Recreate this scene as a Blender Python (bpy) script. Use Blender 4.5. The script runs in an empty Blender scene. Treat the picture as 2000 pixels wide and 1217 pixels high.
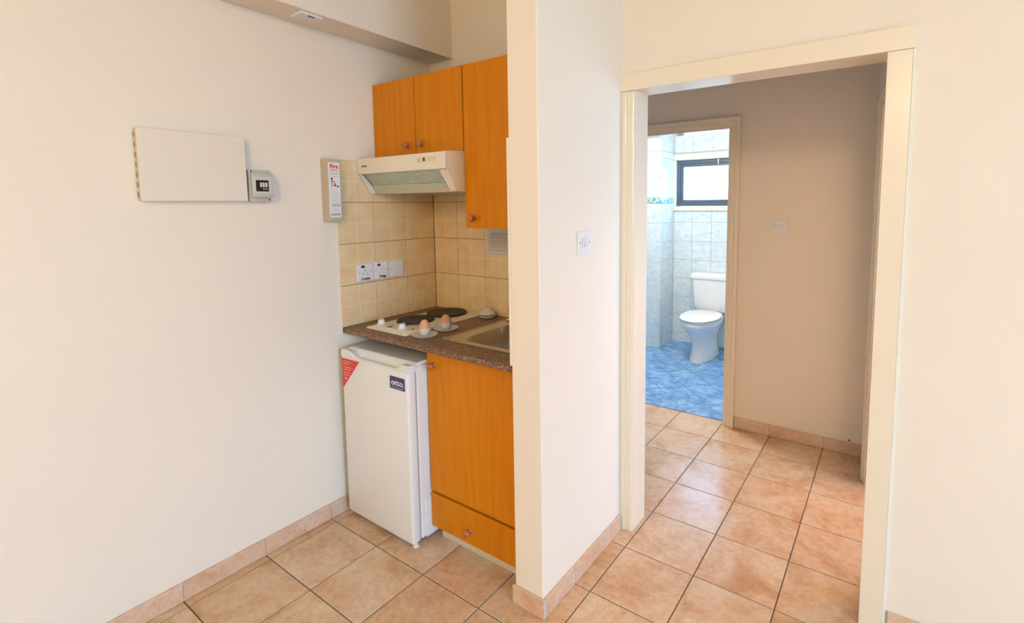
import bpy, bmesh, math, random
from mathutils import Vector, Matrix
random.seed(4)
scene = bpy.context.scene
C = scene.collection

# ------------------------------------------------------------------ camera
T = 0.305                                   # floor tile pitch
cam_d = bpy.data.cameras.new('camera')
cam = bpy.data.objects.new('camera', cam_d); C.objects.link(cam)
cam_d.sensor_fit = 'HORIZONTAL'; cam_d.sensor_width = 36.0
cam_d.lens = 975.95 / 2000 * 36.0
cam_d.shift_x = -74.71 / 2000
cam_d.shift_y = -118.32 / 2000
cam_d.clip_start = 0.02
yaw, pit, rol = (math.radians(a) for a in (-34.716, -5.3268, -0.52646))
fw = Vector((math.sin(yaw)*math.cos(pit), math.cos(yaw)*math.cos(pit), math.sin(pit)))
rt = Vector((math.cos(yaw), -math.sin(yaw), 0)); up = rt.cross(fw)
r2 = rt*math.cos(rol) + up*math.sin(rol); u2 = -rt*math.sin(rol) + up*math.cos(rol)
M = Matrix((r2, u2, -fw)).transposed().to_4x4(); M.translation = Vector((2.18786, -1.57454, 1.50257))
cam.matrix_world = M
scene.camera = cam

# ------------------------------------------------------------------ world, light, exposure
w = bpy.data.worlds.new('overcast_sky'); scene.world = w; w.use_nodes = True
wn = w.node_tree.nodes; wl = w.node_tree.links; wn.clear()
wo = wn.new('ShaderNodeOutputWorld'); wb = wn.new('ShaderNodeBackground')
tc = wn.new('ShaderNodeTexCoord'); sp = wn.new('ShaderNodeSeparateXYZ'); rp = wn.new('ShaderNodeValToRGB')
rp.color_ramp.elements[0].position = 0.47; rp.color_ramp.elements[0].color = (0.27, 0.46, 0.66, 1)
rp.color_ramp.elements[1].position = 0.53; rp.color_ramp.elements[1].color = (0.43, 0.78, 1.24, 1)
mr = wn.new('ShaderNodeMath'); mr.operation = 'MULTIPLY_ADD'; mr.inputs[1].default_value = 0.5; mr.inputs[2].default_value = 0.5
wl.new(tc.outputs['Generated'], sp.inputs[0]); wl.new(sp.outputs['Z'], mr.inputs[0]); wl.new(mr.outputs[0], rp.inputs[0])
wl.new(rp.outputs[0], wb.inputs[0]); wb.inputs[1].default_value = 18.5; wl.new(wb.outputs[0], wo.inputs[0])

def portal(name, loc, rot, sx, sy):
    l = bpy.data.lights.new(name, 'AREA'); l.shape = 'RECTANGLE'; l.size = sx; l.size_y = sy
    l.cycles.is_portal = True
    o = bpy.data.objects.new(name, l); C.objects.link(o); o.location = loc; o.rotation_euler = rot
portal('balcony_window_portal', (6.12, -1.9, 1.3), (0, math.radians(90), 0), 2.6, 1.8)
portal('bathroom_window_portal', (0.58, 3.74, 1.71), (math.radians(-90), 0, 0), 0.66, 0.46)
portal('bedroom_window_portal', (3.42, 1.4, 1.6), (0, math.radians(90), 0), 1.0, 0.8)
vs = scene.view_settings
vs.view_transform = 'Standard'; vs.look = 'None'; vs.gamma = 1.0; vs.use_curve_mapping = False
vs.exposure = -0.07

# ------------------------------------------------------------------ materials
MATS = {}
def mat(name, col, rough=0.5, metal=0.0, spec=0.5, **k):
    if name in MATS: return MATS[name]
    m = bpy.data.materials.new(name); m.use_nodes = True
    b = m.node_tree.nodes['Principled BSDF']
    b.inputs['Base Color'].default_value = (*col, 1); b.inputs['Roughness'].default_value = rough
    b.inputs['Metallic'].default_value = metal; b.inputs['Specular IOR Level'].default_value = spec
    for kk, v in k.items(): b.inputs[kk.replace('_', ' ')].default_value = v
    MATS[name] = m; return m
def nd(m, t, **k):
    n = m.node_tree.nodes.new(t)
    for a, b in k.items(): setattr(n, a, b)
    return n
def bsdf(m): return m.node_tree.nodes['Principled BSDF']
def ramp(m, fac, stops):
    r = nd(m, 'ShaderNodeValToRGB'); e = r.color_ramp.elements
    while len(e) < len(stops): e.new(0.5)
    for i, (p, c) in enumerate(stops): e[i].position = p; e[i].color = (*c, 1)
    m.node_tree.links.new(fac, r.inputs[0]); return r.outputs[0]
def coords(m, scale=(1, 1, 1), rnd=True, world=False):
    l = m.node_tree.links
    t = nd(m, 'ShaderNodeTexCoord'); mp = nd(m, 'ShaderNodeMapping'); mp.inputs['Scale'].default_value = scale
    if world:
        g = nd(m, 'ShaderNodeNewGeometry'); l.new(g.outputs['Position'], mp.inputs[0])
    else:
        l.new(t.outputs['Object'], mp.inputs[0])
        if rnd:
            oi = nd(m, 'ShaderNodeObjectInfo'); mu = nd(m, 'ShaderNodeVectorMath', operation='SCALE')
            mu.inputs[0].default_value = (37.0, 71.0, 53.0); l.new(oi.outputs['Random'], mu.inputs['Scale'])
            l.new(mu.outputs[0], mp.inputs['Location'])
    return mp.outputs[0]
def noise(m, vec, scale, detail=3, rough=0.5, dist=0.0):
    n = nd(m, 'ShaderNodeTexNoise'); n.inputs['Scale'].default_value = scale; n.inputs['Detail'].default_value = detail
    n.inputs['Roughness'].default_value = rough; n.inputs['Distortion'].default_value = dist
    m.node_tree.links.new(vec, n.inputs['Vector']); return n.outputs['Fac']
def bump(m, h, strength=0.2, dist=0.002):
    b = nd(m, 'ShaderNodeBump'); b.inputs['Strength'].default_value = strength; b.inputs['Distance'].default_value = dist
    m.node_tree.links.new(h, b.inputs['Height']); m.node_tree.links.new(b.outputs[0], bsdf(m).inputs['Normal'])
def setcol(m, out): m.node_tree.links.new(out, bsdf(m).inputs['Base Color'])
def mixc(m, fac, a, b, mode='MIX'):
    x = nd(m, 'ShaderNodeMix', data_type='RGBA', blend_type=mode)
    for s, v in ((0, fac), (6, a), (7, b)):
        if hasattr(v, 'node'): m.node_tree.links.new(v, x.inputs[s])
        elif s == 0: x.inputs[0].default_value = v
        else: x.inputs[s].default_value = (*v, 1)
    return x.outputs[2]

def plaster(name, a, b):
    m = mat(name, a, 0.75, spec=0.25); v = coords(m, world=True)
    setcol(m, ramp(m, noise(m, v, 1.3, 4, 0.6), [(0.35, a), (0.7, b)]))
    bump(m, noise(m, v, 70, 4, 0.6), 0.18, 0.002); return m
WALL = plaster('cream_wall_paint', (0.83, 0.735, 0.625), (0.85, 0.755, 0.645))
CEIL = plaster('white_ceiling_paint', (0.84, 0.81, 0.76), (0.86, 0.83, 0.78))
TRIM = mat('cream_gloss_paint', (0.84, 0.73, 0.575), 0.16, spec=0.5)
_v = coords(TRIM, (1, 1, 0.15), world=True); bump(TRIM, noise(TRIM, _v, 60, 3), 0.12, 0.002)

def tile_mat(name, dark, mid, light, rough, sc=6.0):
    m = mat(name, mid, rough, spec=0.5); v = coords(m)
    c = ramp(m, noise(m, v, sc, 6, 0.62, 0.6), [(0.30, dark), (0.48, mid), (0.66, light)])
    c2 = ramp(m, noise(m, v, sc*9, 3, 0.7), [(0.38, (0.86, 0.86, 0.86)), (0.6, (1, 1, 1))])
    c3 = mixc(m, 1.0, c, c2, 'MULTIPLY')
    setcol(m, c3)
    bump(m, noise(m, v, 26, 4, 0.6), 0.10, 0.003)
    return m
FTILE = tile_mat('terracotta_floor_tile', (0.56, 0.31, 0.16), (0.68, 0.45, 0.28), (0.74, 0.56, 0.40), 0.23, 4.5)
BTILE = tile_mat('terracotta_skirting_tile', (0.64, 0.36, 0.20), (0.72, 0.49, 0.34), (0.75, 0.58, 0.45), 0.35, 5.5)
GROUT = mat('brown_grout', (0.15, 0.115, 0.085), 0.9)
BLUE = tile_mat('blue_floor_tile', (0.085, 0.23, 0.52), (0.16, 0.36, 0.67), (0.34, 0.56, 0.80), 0.2, 13.0)
BGROUT = mat('blue_grout', (0.09, 0.17, 0.28), 0.85)
WGROUT = mat('white_grout', (0.50, 0.60, 0.66), 0.8)
KGROUT = mat('dark_kitchen_grout', (0.16, 0.125, 0.09), 0.85)

BATHT = mat('pale_blue_marbled_tile', (0.7, 0.8, 0.85), 0.12)
_v = coords(BATHT, (1, 1, 2.2))
setcol(BATHT, ramp(BATHT, noise(BATHT, _v, 14, 5, 0.65, 1.2), [(0.35, (0.55, 0.68, 0.74)), (0.5, (0.67, 0.77, 0.81)), (0.62, (0.76, 0.83, 0.85))]))
BORDER = mat('sea_border_tile', (0.2, 0.4, 0.45), 0.15)
_v = coords(BORDER)
setcol(BORDER, ramp(BORDER, noise(BORDER, _v, 22, 3), [(0.36, (0.10, 0.30, 0.42)), (0.47, (0.30, 0.55, 0.60)), (0.55, (0.65, 0.75, 0.68)), (0.65, (0.12, 0.36, 0.33))]))

def kitchen_tile(name, axis):
    """beige glazed tile moulded as four squares: a pale cross through its middle"""
    m = mat(name, (0.6, 0.4, 0.2), 0.28); l = m.node_tree.links
    v = coords(m)
    base = ramp(m, noise(m, v, 9, 5, 0.6, 0.5), [(0.3, (0.76, 0.52, 0.28)), (0.5, (0.82, 0.60, 0.35)), (0.7, (0.85, 0.67, 0.43))])
    t = nd(m, 'ShaderNodeTexCoord'); s = nd(m, 'ShaderNodeSeparateXYZ'); l.new(t.outputs['Object'], s.inputs[0])
    def near(o):
        a = nd(m, 'ShaderNodeMath', operation='ABSOLUTE'); l.new(o, a.inputs[0])
        r = nd(m, 'ShaderNodeMapRange'); r.inputs[1].default_value = 0.002; r.inputs[2].default_value = 0.0055
        r.inputs[3].default_value = 1; r.inputs[4].default_value = 0; l.new(a.outputs[0], r.inputs[0]); return r.outputs[0]
    mx = nd(m, 'ShaderNodeMath', operation='MAXIMUM'); l.new(near(s.outputs[axis]), mx.inputs[0]); l.new(near(s.outputs['Z']), mx.inputs[1])
    sc = nd(m, 'ShaderNodeMath', operation='MULTIPLY'); l.new(mx.outputs[0], sc.inputs[0]); sc.inputs[1].default_value = 0.42
    setcol(m, mixc(m, sc.outputs[0], base, (0.90, 0.76, 0.53)))
    return m
KTX = kitchen_tile('beige_wall_tile', 'Y'); KTY = kitchen_tile('beige_wall_tile_back', 'X')

def wood(name, a, b, rough=0.32):
    m = mat(name, a, rough, spec=0.15); v = coords(m, (14, 14, 0.9))
    c = ramp(m, noise(m, v, 3.0, 5, 0.6, 0.5), [(0.3, a), (0.65, b)])
    setcol(m, c); return m
WOOD = wood('orange_beech_veneer', (0.555, 0.18, 0.003), (0.64, 0.228, 0.006))
KNOBM = mat('varnished_knob_wood', (0.42, 0.13, 0.035), 0.22)
CARC = mat('gap_shade_carcass', (0.035, 0.018, 0.008), 0.7)  # carcass coloured near black so the gaps between doors look shaded
CARC2 = mat('white_melamine_carcass', (0.70, 0.65, 0.56), 0.45)
PLIN = mat('cream_plinth_board', (0.66, 0.60, 0.48), 0.5)
GRAN = mat('brown_granite_laminate', (0.25, 0.16, 0.1), 0.38, spec=0.3)
_v = coords(GRAN, rnd=False)
_vo = nd(GRAN, 'ShaderNodeTexVoronoi'); _vo.inputs['Scale'].default_value = 330; GRAN.node_tree.links.new(_v, _vo.inputs['Vector'])
_sx = nd(GRAN, 'ShaderNodeSeparateColor'); GRAN.node_tree.links.new(_vo.outputs['Color'], _sx.inputs[0])
setcol(GRAN, ramp(GRAN, _sx.outputs[0], [(0.0, (0.075, 0.032, 0.016)), (0.45, (0.17, 0.082, 0.042)), (0.8, (0.27, 0.15, 0.088)), (1.0, (0.52, 0.36, 0.25))]))
WHITE = mat('white_enamel', (0.80, 0.78, 0.74), 0.28)
FRIDGE = mat('white_fridge_steel', (0.80, 0.785, 0.76), 0.22)
SEAL = mat('grey_door_seal', (0.35, 0.35, 0.35), 0.6)
HOB = mat('cream_hob_enamel', (0.82, 0.74, 0.58), 0.18)
HOODM = mat('cream_hood_enamel', (0.80, 0.72, 0.60), 0.3)
HOODG = mat('green_grey_hood_mesh', (0.52, 0.55, 0.45), 0.35)
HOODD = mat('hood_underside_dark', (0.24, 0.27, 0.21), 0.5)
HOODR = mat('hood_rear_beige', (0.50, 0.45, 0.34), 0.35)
CREAMPL = mat('aged_cream_plastic', (0.74, 0.62, 0.42), 0.4)
IRON = mat('black_cast_iron', (0.022, 0.02, 0.018), 0.55)
STEEL = mat('brushed_stainless_steel', (0.62, 0.60, 0.56), 0.26, metal=1.0)
CHROME = mat('chrome', (0.8, 0.8, 0.8), 0.1, metal=1.0)
PLATE = mat('white_switch_plastic', (0.78, 0.76, 0.76), 0.3)
BLACK = mat('black_print', (0.015, 0.013, 0.012), 0.5)
GREYP = mat('grey_print', (0.30, 0.29, 0.28), 0.6)
REDP = mat('red_print', (0.62, 0.03, 0.03), 0.5)
REDSW = mat('dark_red_rocker', (0.09, 0.008, 0.012), 0.4)
REDST = mat('red_sticker', (0.66, 0.045, 0.025), 0.4)
PINKT = mat('pale_pink_print', (0.85, 0.38, 0.30), 0.5)
NAVY = mat('navy_badge', (0.035, 0.03, 0.16), 0.35)
PAPER = mat('white_paper', (0.72, 0.66, 0.62), 0.8)
BOXM = mat('warm_grey_blanket_case', (0.52, 0.43, 0.31), 0.5)
BREAK = mat('grey_breaker_plastic', (0.55, 0.51, 0.44), 0.4)
BREAKW = mat('smoked_breaker_window', (0.02, 0.02, 0.022), 0.06)
PANELM = mat('cream_panel_paint', (0.79, 0.695, 0.585), 0.5)
BRASS = mat('dull_brass_hinge', (0.66, 0.53, 0.37), 0.5)
EGG = mat('brown_eggshell', (0.72, 0.36, 0.19), 0.5)
EGG2 = mat('darker_brown_eggshell', (0.62, 0.29, 0.14), 0.5)
CUP = mat('frosted_clear_plastic', (1.0, 0.94, 0.86), 0.4, spec=0.3, Alpha=0.55)
CERAM = mat('white_glazed_ceramic', (0.86, 0.86, 0.86), 0.08)
DISH = mat('grey_white_porcelain', (0.70, 0.66, 0.58), 0.2)
RUBBER = mat('grey_hose', (0.2, 0.2, 0.2), 0.5)
ALU = mat('blue_grey_aluminium', (0.075, 0.105, 0.14), 0.4, metal=0.2)
WTRIM = mat('white_window_timber', (0.74, 0.71, 0.62), 0.3)
NAIL = mat('rusty_nail_hole', (0.10, 0.05, 0.03), 0.8)
# frosted pane: lets daylight through and scatters some
FROST = bpy.data.materials.new('frosted_glass'); FROST.use_nodes = True
_n = FROST.node_tree.nodes; _n.clear(); _o = _n.new('ShaderNodeOutputMaterial'); _mx = _n.new('ShaderNodeMixShader')
_t = _n.new('ShaderNodeBsdfTransparent'); _t.inputs[0].default_value = (0.95, 0.97, 0.98, 1); _tl = _n.new('ShaderNodeBsdfTranslucent'); _tl.inputs[0].default_value = (0.9, 0.92, 0.93, 1)
_mx.inputs[0].default_value = 0.35; FROST.node_tree.links.new(_t.outputs[0], _mx.inputs[1]); FROST.node_tree.links.new(_tl.outputs[0], _mx.inputs[2]); FROST.node_tree.links.new(_mx.outputs[0], _o.inputs[0])
CLEAR = bpy.data.materials.new('clear_window_glass'); CLEAR.use_nodes = True
_n = CLEAR.node_tree.nodes; _n.clear(); _o = _n.new('ShaderNodeOutputMaterial'); _mx = _n.new('ShaderNodeMixShader')
_t = _n.new('ShaderNodeBsdfTransparent'); _g = _n.new('ShaderNodeBsdfGlossy'); _g.inputs[1].default_value = 0.02
_mx.inputs[0].default_value = 0.06; CLEAR.node_tree.links.new(_t.outputs[0], _mx.inputs[1]); CLEAR.node_tree.links.new(_g.outputs[0], _mx.inputs[2]); CLEAR.node_tree.links.new(_mx.outputs[0], _o.inputs[0])

# ------------------------------------------------------------------ geometry helpers
ORG = {}                                     # world origin of each object
def _place(o, wo, parent):
    ORG[o] = Vector(wo)
    o.parent = parent
    o.location = Vector(wo) - (ORG[parent] if parent else Vector((0, 0, 0)))
def thing(name, label, cat, loc, group=None):
    o = bpy.data.objects.new(name, None); C.objects.link(o); o.empty_display_size = 0.05
    o['label'] = label; o['category'] = cat
    if group: o['group'] = group
    _place(o, loc, None); return o
def tag(o, label, cat, group=None):
    o['label'] = label; o['category'] = cat
    if group: o['group'] = group
    return o
def obj(name, bm, material, parent=None, smooth=False, kind=None, label=None):
    bmesh.ops.recalc_face_normals(bm, faces=bm.faces[:])
    xs = [v.co for v in bm.verts]
    c = Vector([(min(p[i] for p in xs) + max(p[i] for p in xs))/2 for i in range(3)])
    if parent is None: c.z = min(p.z for p in xs)
    bmesh.ops.translate(bm, verts=bm.verts[:], vec=-c)
    me = bpy.data.meshes.new(name); bm.to_mesh(me); bm.free()
    if smooth:
        for p in me.polygons: p.use_smooth = True
        me.set_sharp_from_angle(angle=math.radians(38))
    me.materials.append(material)
    o = bpy.data.objects.new(name, me); C.objects.link(o)
    _place(o, c, parent)
    if kind: o['kind'] = kind
    if label: o['label'] = label
    return o
def share(src, name, center, parent):
    o = bpy.data.objects.new(name, src.data); C.objects.link(o); _place(o, center, parent); return o
def box(bm, x0, x1, y0, y1, z0, z1, bev=0.0, seg=2):
    t = bmesh.new()
    vs_ = [t.verts.new((x, y, z)) for x in (x0, x1) for y in (y0, y1) for z in (z0, z1)]
    for f in ((0,1,3,2),(4,6,7,5),(0,4,5,1),(2,3,7,6),(0,2,6,4),(1,5,7,3)): t.faces.new([vs_[i] for i in f])
    bmesh.ops.recalc_face_normals(t, faces=t.faces[:])
    if bev: bmesh.ops.bevel(t, geom=t.edges[:], offset=bev, segments=seg, profile=0.5, affect='EDGES')
    merge(bm, t); return bm
def merge(bm, t):
    me = bpy.data.meshes.new('tmp'); t.to_mesh(me); t.free(); bm.from_mesh(me); bpy.data.meshes.remove(me)
def B(*a, **k): return box(bmesh.new(), *a, **k)
def prism(bm, pts, axis, a0, a1, bev=0.0):
    """extrude a polygon; axis x: pts are (y,z); y: (x,z); z: (x,y)"""
    t = bmesh.new()
    def P(p, a): return {'x': (a, p[0], p[1]), 'y': (p[0], a, p[1]), 'z': (p[0], p[1], a)}[axis]
    lo = [t.verts.new(P(p, a0)) for p in pts]; hi = [t.verts.new(P(p, a1)) for p in pts]
    t.faces.new(lo[::-1]); t.faces.new(hi)
    for i in range(len(pts)): j = (i+1) % len(pts); t.faces.new((lo[i], lo[j], hi[j], hi[i]))
    bmesh.ops.recalc_face_normals(t, faces=t.faces[:])
    if bev: bmesh.ops.bevel(t, geom=t.edges[:], offset=bev, segments=2, profile=0.5, affect='EDGES')
    merge(bm, t); return bm
def lathe(bm, prof, c, axis='z', n=24, sx=1.0, sy=1.0):
    """prof: (radius, height) along axis from c"""
    t = bmesh.new(); rings = []
    def P(r, h, a):
        x, y = r*math.cos(a)*sx, r*math.sin(a)*sy
        d = {'z': (x, y, h), '-y': (x, -h, y), 'x': (h, x, y), '-z': (x, y, -h)}[axis]
        return (c[0]+d[0], c[1]+d[1], c[2]+d[2])
    for r, h in prof:
        if r < 1e-6: rings.append([t.verts.new(P(0, h, 0))])
        else: rings.append([t.verts.new(P(r, h, 2*math.pi*i/n)) for i in range(n)])
    for a, b in zip(rings, rings[1:]):
        for i in range(n):
            j = (i+1) % n
            if len(a) == 1 and len(b) == 1: continue
            if len(a) == 1: t.faces.new((a[0], b[i], b[j]))
            elif len(b) == 1: t.faces.new((a[i], a[j], b[0]))
            else: t.faces.new((a[i], a[j], b[j], b[i]))
    for r in (rings[0], rings[-1]):
        if len(r) > 1: t.faces.new(r)
    bmesh.ops.recalc_face_normals(t, faces=t.faces[:]); merge(bm, t); return bm
def loft(bm, loops, cap=(True, True)):
    t = bmesh.new(); R = [[t.verts.new(p) for p in lp] for lp in loops]; n = len(R[0])
    for a, b in zip(R, R[1:]):
        for i in range(n): j = (i+1) % n; t.faces.new((a[i], a[j], b[j], b[i]))
    if cap[0]: t.faces.new(R[0][::-1])
    if cap[1]: t.faces.new(R[-1])
    bmesh.ops.recalc_face_normals(t, faces=t.faces[:]); merge(bm, t); return bm
def tube(bm, pts, r, n=10):
    loops = []
    for i, p in enumerate(pts):
        p = Vector(p); d = (Vector(pts[min(i+1, len(pts)-1)]) - Vector(pts[max(i-1, 0)])).normalized()
        a = d.orthogonal().normalized() if i == 0 else (a - d*a.dot(d)).normalized()
        b = d.cross(a); loops.append([p + (a*math.cos(q) + b*math.sin(q))*r for q in [2*math.pi*k/n for k in range(n)]])
    return loft(bm, loops)
def rrect(x0, x1, y0, y1, r, n=6):
    pts = []
    for cx, cy, a in ((x1-r, y1-r, 0), (x0+r, y1-r, 90), (x0+r, y0+r, 180), (x1-r, y0+r, 270)):
        for k in range(n+1):
            q = math.radians(a + 90*k/n); pts.append((cx + r*math.cos(q), cy + r*math.sin(q)))
    return pts
def lettering(name, s, size, origin, xd, yd, material, parent, depth=0.0004, bold=0.0, shear=0.0, align='LEFT', wide=1.0):
    cu = bpy.data.curves.new('t', 'FONT'); cu.body = s; cu.size = size; cu.align_x = align
    cu.extrude = depth; cu.offset = bold; cu.shear = shear; cu.resolution_u = 3
    o = bpy.data.objects.new('t', cu); C.objects.link(o)
    dg = bpy.context.evaluated_depsgraph_get()
    me = bpy.data.meshes.new_from_object(o.evaluated_get(dg)); bpy.data.objects.remove(o)
    bm = bmesh.new(); bm.from_mesh(me); bpy.data.meshes.remove(me)
    xd, yd, origin = Vector(xd), Vector(yd), Vector(origin); zd = xd.cross(yd)
    for v in bm.verts: v.co = origin + xd*v.co.x*wide + yd*v.co.y + zd*v.co.z
    return obj(name, bm, material, parent)
def struct(name, bm, m, parent=None, smooth=False):
    o = obj(name, bm, m, parent, smooth)
    if parent is None: o['kind'] = 'structure'
    return o

# ------------------------------------------------------------------ the room shell
XP0, XP1, YP = 1.066, 1.194, -0.206           # partition beside the kitchen
YD = 0.403                                    # face of the hall door casing
ZC = 2.72
YK = 0.412                                    # kitchen back wall
XH = 2.079                                    # hall right wall
YH = 1.783                                    # hall back wall face
YB = 3.623                                    # bathroom back wall
struct('wall_left', B(-0.15, 0, -4.3, YK, 0, ZC), WALL)
struct('wall_kitchen', B(-0.15, XP0, YK, 0.55, 0, ZC), WALL)
bm = bmesh.new()
prof = [(XP0, YP), (XP1, YP), (XP1, 0.55), (XP0, 0.55)]
prism(bm, prof, 'z', 0, ZC, 0.004)
struct('wall_partition', bm, WALL)
# wall with the hall doorway: its face is a little out of square
OX0, OX1, OZ = 1.252, 2.142, 1.982            # clear opening of the hall doorway
bm = bmesh.new()
prism(bm, [(XP1, 0.411), (OX0-0.02, 0.412), (OX0-0.02, 0.55), (XP1, 0.55)], 'z', 0, ZC)
prism(bm, [(OX0-0.02, 0.412), (OX1+0.03, 0.428), (OX1+0.03, 0.55), (OX0-0.02, 0.55)], 'z', OZ+0.02, ZC)
prism(bm, [(OX1+0.03, 0.428), (6.0, 0.436), (6.0, 0.55), (OX1+0.03, 0.55)], 'z', 0, ZC)
struct('wall_hall_front', bm, WALL)
# right wall of the room with the balcony window, rear wall
WY0, WY1, WZ0, WZ1 = -2.8, -1.0, 0.0, 2.6
bm = bmesh.new()
box(bm, 6.0, 6.15, -4.3, WY0, 0, ZC); box(bm, 6.0, 6.15, WY1, 0.55, 0, ZC); box(bm, 6.0, 6.15, WY0, WY1, WZ1, ZC)
struct('wall_right', bm, WALL)
struct('wall_rear', B(-0.15, 6.15, -4.45, -4.3, 0, ZC), WALL)
struct('ceiling', B(-0.15, 6.15, -4.45, 0.55, ZC, ZC+0.15), CEIL)
# beam along the left wall under the ceiling
def zb(y): return 2.288 - 0.026*(y - 0.4)
bm = bmesh.new()
t = [(0, -4.3), (0.18, -4.3), (0.18, YK), (0, YK)]
loft(bm, [[(x, y, zb(max(y, -1.5))) for x, y in t], [(x, y, ZC) for x, y in t]])
bo = struct('trim_1', bm, WALL); bo['label'] = 'cream painted beam along the left wall under the ceiling'

# hall
HX0 = 0.25
def skew(bm):                                 # the hall's right wall runs a little out of square
    for v in bm.verts: v.co.x += (YH - v.co.y)*0.115
    return bm
bm = bmesh.new(); D2X0, D2X1, D2Z = 0.53, 1.277, 1.975
box(bm, HX0-0.1, D2X0-0.015, YH, YH+0.1, 0, 2.6); box(bm, D2X1+0.015, XH+0.1, YH, YH+0.1, 0, 2.6); box(bm, D2X0-0.015, D2X1+0.015, YH, YH+0.1, D2Z+0.015, 2.6)
struct('wall_hall_back', bm, WALL)
struct('wall_hall_left', B(HX0-0.1, HX0, 0.55, YH, 0, 2.6), WALL)
D3Y0, D3Y1, D3Z = 0.66, 1.455, 1.975
bm = bmesh.new()
box(bm, XH, XH+0.1, 0.55, D3Y0-0.015, 0, 2.6); box(bm, XH, XH+0.1, D3Y1+0.015, YH, 0, 2.6); box(bm, XH, XH+0.1, D3Y0-0.015, D3Y1+0.015, D3Z+0.015, 2.6)
struct('wall_hall_right', skew(bm), WALL)
struct('ceiling_hall', B(HX0-0.1, XH+0.1, 0.55, YH+0.1, 2.6, 2.72), CEIL)
# bedroom beyond the hall's right door (gives the hall its side light)
bm = bmesh.new()
box(bm, 3.3, 3.45, 0.55, 1.0, 0, 2.6); box(bm, 3.3, 3.45, 1.8, 3.2, 0, 2.6); box(bm, 3.3, 3.45, 1.0, 1.8, 0, 1.1); box(bm, 3.3, 3.45, 1.0, 1.8, 2.1, 2.6)
struct('wall_bedroom_right', bm, WALL)
struct('wall_bedroom_back', B(XH+0.1, 3.45, 3.2, 3.3, 0, 2.6), WALL)
struct('wall_bedroom_left', B(XH, XH+0.1, YH+0.1, 3.2, 0, 2.6), WALL)
struct('ceiling_bedroom', B(XH, 3.45, 0.55, 3.3, 2.6, 2.72), CEIL)
struct('floor_bedroom', B(XH+0.05, 3.45, 0.55, 3.3, -0.05, -0.001), FTILE)
# bathroom
BX0, BX1, PX, PY = -0.75, 1.75, 0.206, 3.262
BZ = 2.5
WX0, WX1, WB0, WB1 = 0.235, 0.925, 1.465, 1.95   # window opening
bm = bmesh.new()
box(bm, BX0, WX0, YB, YB+0.12, 0, BZ); box(bm, WX1, BX1, YB, YB+0.12, 0, BZ); box(bm, WX0, WX1, YB, YB+0.12, 0, WB0); box(bm, WX0, WX1, YB, YB+0.12, WB1, BZ)
wbb = struct('wall_bathroom_back', bm, WGROUT)
wpier = struct('wall_bathroom_pier', B(BX0, PX, PY, YB, 0, BZ), WGROUT)
BT2 = mat('bathroom_plain_tile', (0.74, 0.82, 0.85), 0.15)
struct('wall_bathroom_left', B(BX0-0.1, BX0, YH+0.1, YB+0.12, 0, BZ), BT2)
struct('wall_bathroom_right', B(BX1, BX1+0.1, YH+0.1, YB+0.12, 0, BZ), BT2)
struct('wall_bathroom_front', B(BX0-0.1, HX0-0.1, YH, YH+0.1, 0, BZ), BT2)
struct('ceiling_bathroom', B(BX0-0.1, BX1+0.1, YH+0.1, YB+0.12, BZ, BZ+0.1), CEIL)

# ------------------------------------------------------------------ floors with single tiles
fl = struct('floor', B(0, 4.2, -4.3, YH+0.052, -0.06, -0.0028), GROUT)
struct('floor_window_side', B(4.02, 6.0, -4.3, 0.45, -0.05, -0.0005), FTILE)
def slab(bm, x0, x1, y0, y1, z0, z1, ch=0.0016):
    """flat tile with a small chamfer round its upper face, no underside"""
    a = [bm.verts.new(p) for p in ((x0, y0, z0), (x1, y0, z0), (x1, y1, z0), (x0, y1, z0))]
    b = [bm.verts.new(p) for p in ((x0, y0, z1-ch), (x1, y0, z1-ch), (x1, y1, z1-ch), (x0, y1, z1-ch))]
    c = [bm.verts.new(p) for p in ((x0+ch, y0+ch, z1), (x1-ch, y0+ch, z1), (x1-ch, y1-ch, z1), (x0+ch, y1-ch, z1))]
    for p, q in ((a, b), (b, c)):
        for i in range(4): j = (i+1) % 4; bm.faces.new((p[i], p[j], q[j], q[i]))
    bm.faces.new(c); return bm
X0G = 3.165*T
J = 0.0022
full = None
for i in range(-4, 11):
    for j in range(-15, 7):
        x0, x1, y0, y1 = X0G+i*T+J, X0G+(i+1)*T-J, j*T+J, (j+1)*T-J
        if j >= 1:   # doorway and hall
            cx0, cx1, cy0, cy1 = 0.25 if j > 1 else 0.0, XH+0.2 if j > 1 else 4.0, -9, YH+0.052
        else: cx0, cx1, cy0, cy1 = 0.0, 4.0, -4.3, 9
        X0, X1, Y0, Y1 = max(x0, cx0), min(x1, cx1), max(y0, cy0), min(y1, cy1)
        if X1-X0 < 0.006 or Y1-Y0 < 0.006: continue
        whole = abs(X1-X0-(x1-x0)) < 1e-6 and abs(Y1-Y0-(y1-y0)) < 1e-6
        if whole and full: share(full, 'floor_tile', Vector(((X0+X1)/2, (Y0+Y1)/2, -0.003)), fl)
        else:
            o = obj('floor_tile', slab(bmesh.new(), X0, X1, Y0, Y1, -0.006, 0.0), FTILE, fl)
            if whole: full = o
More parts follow.
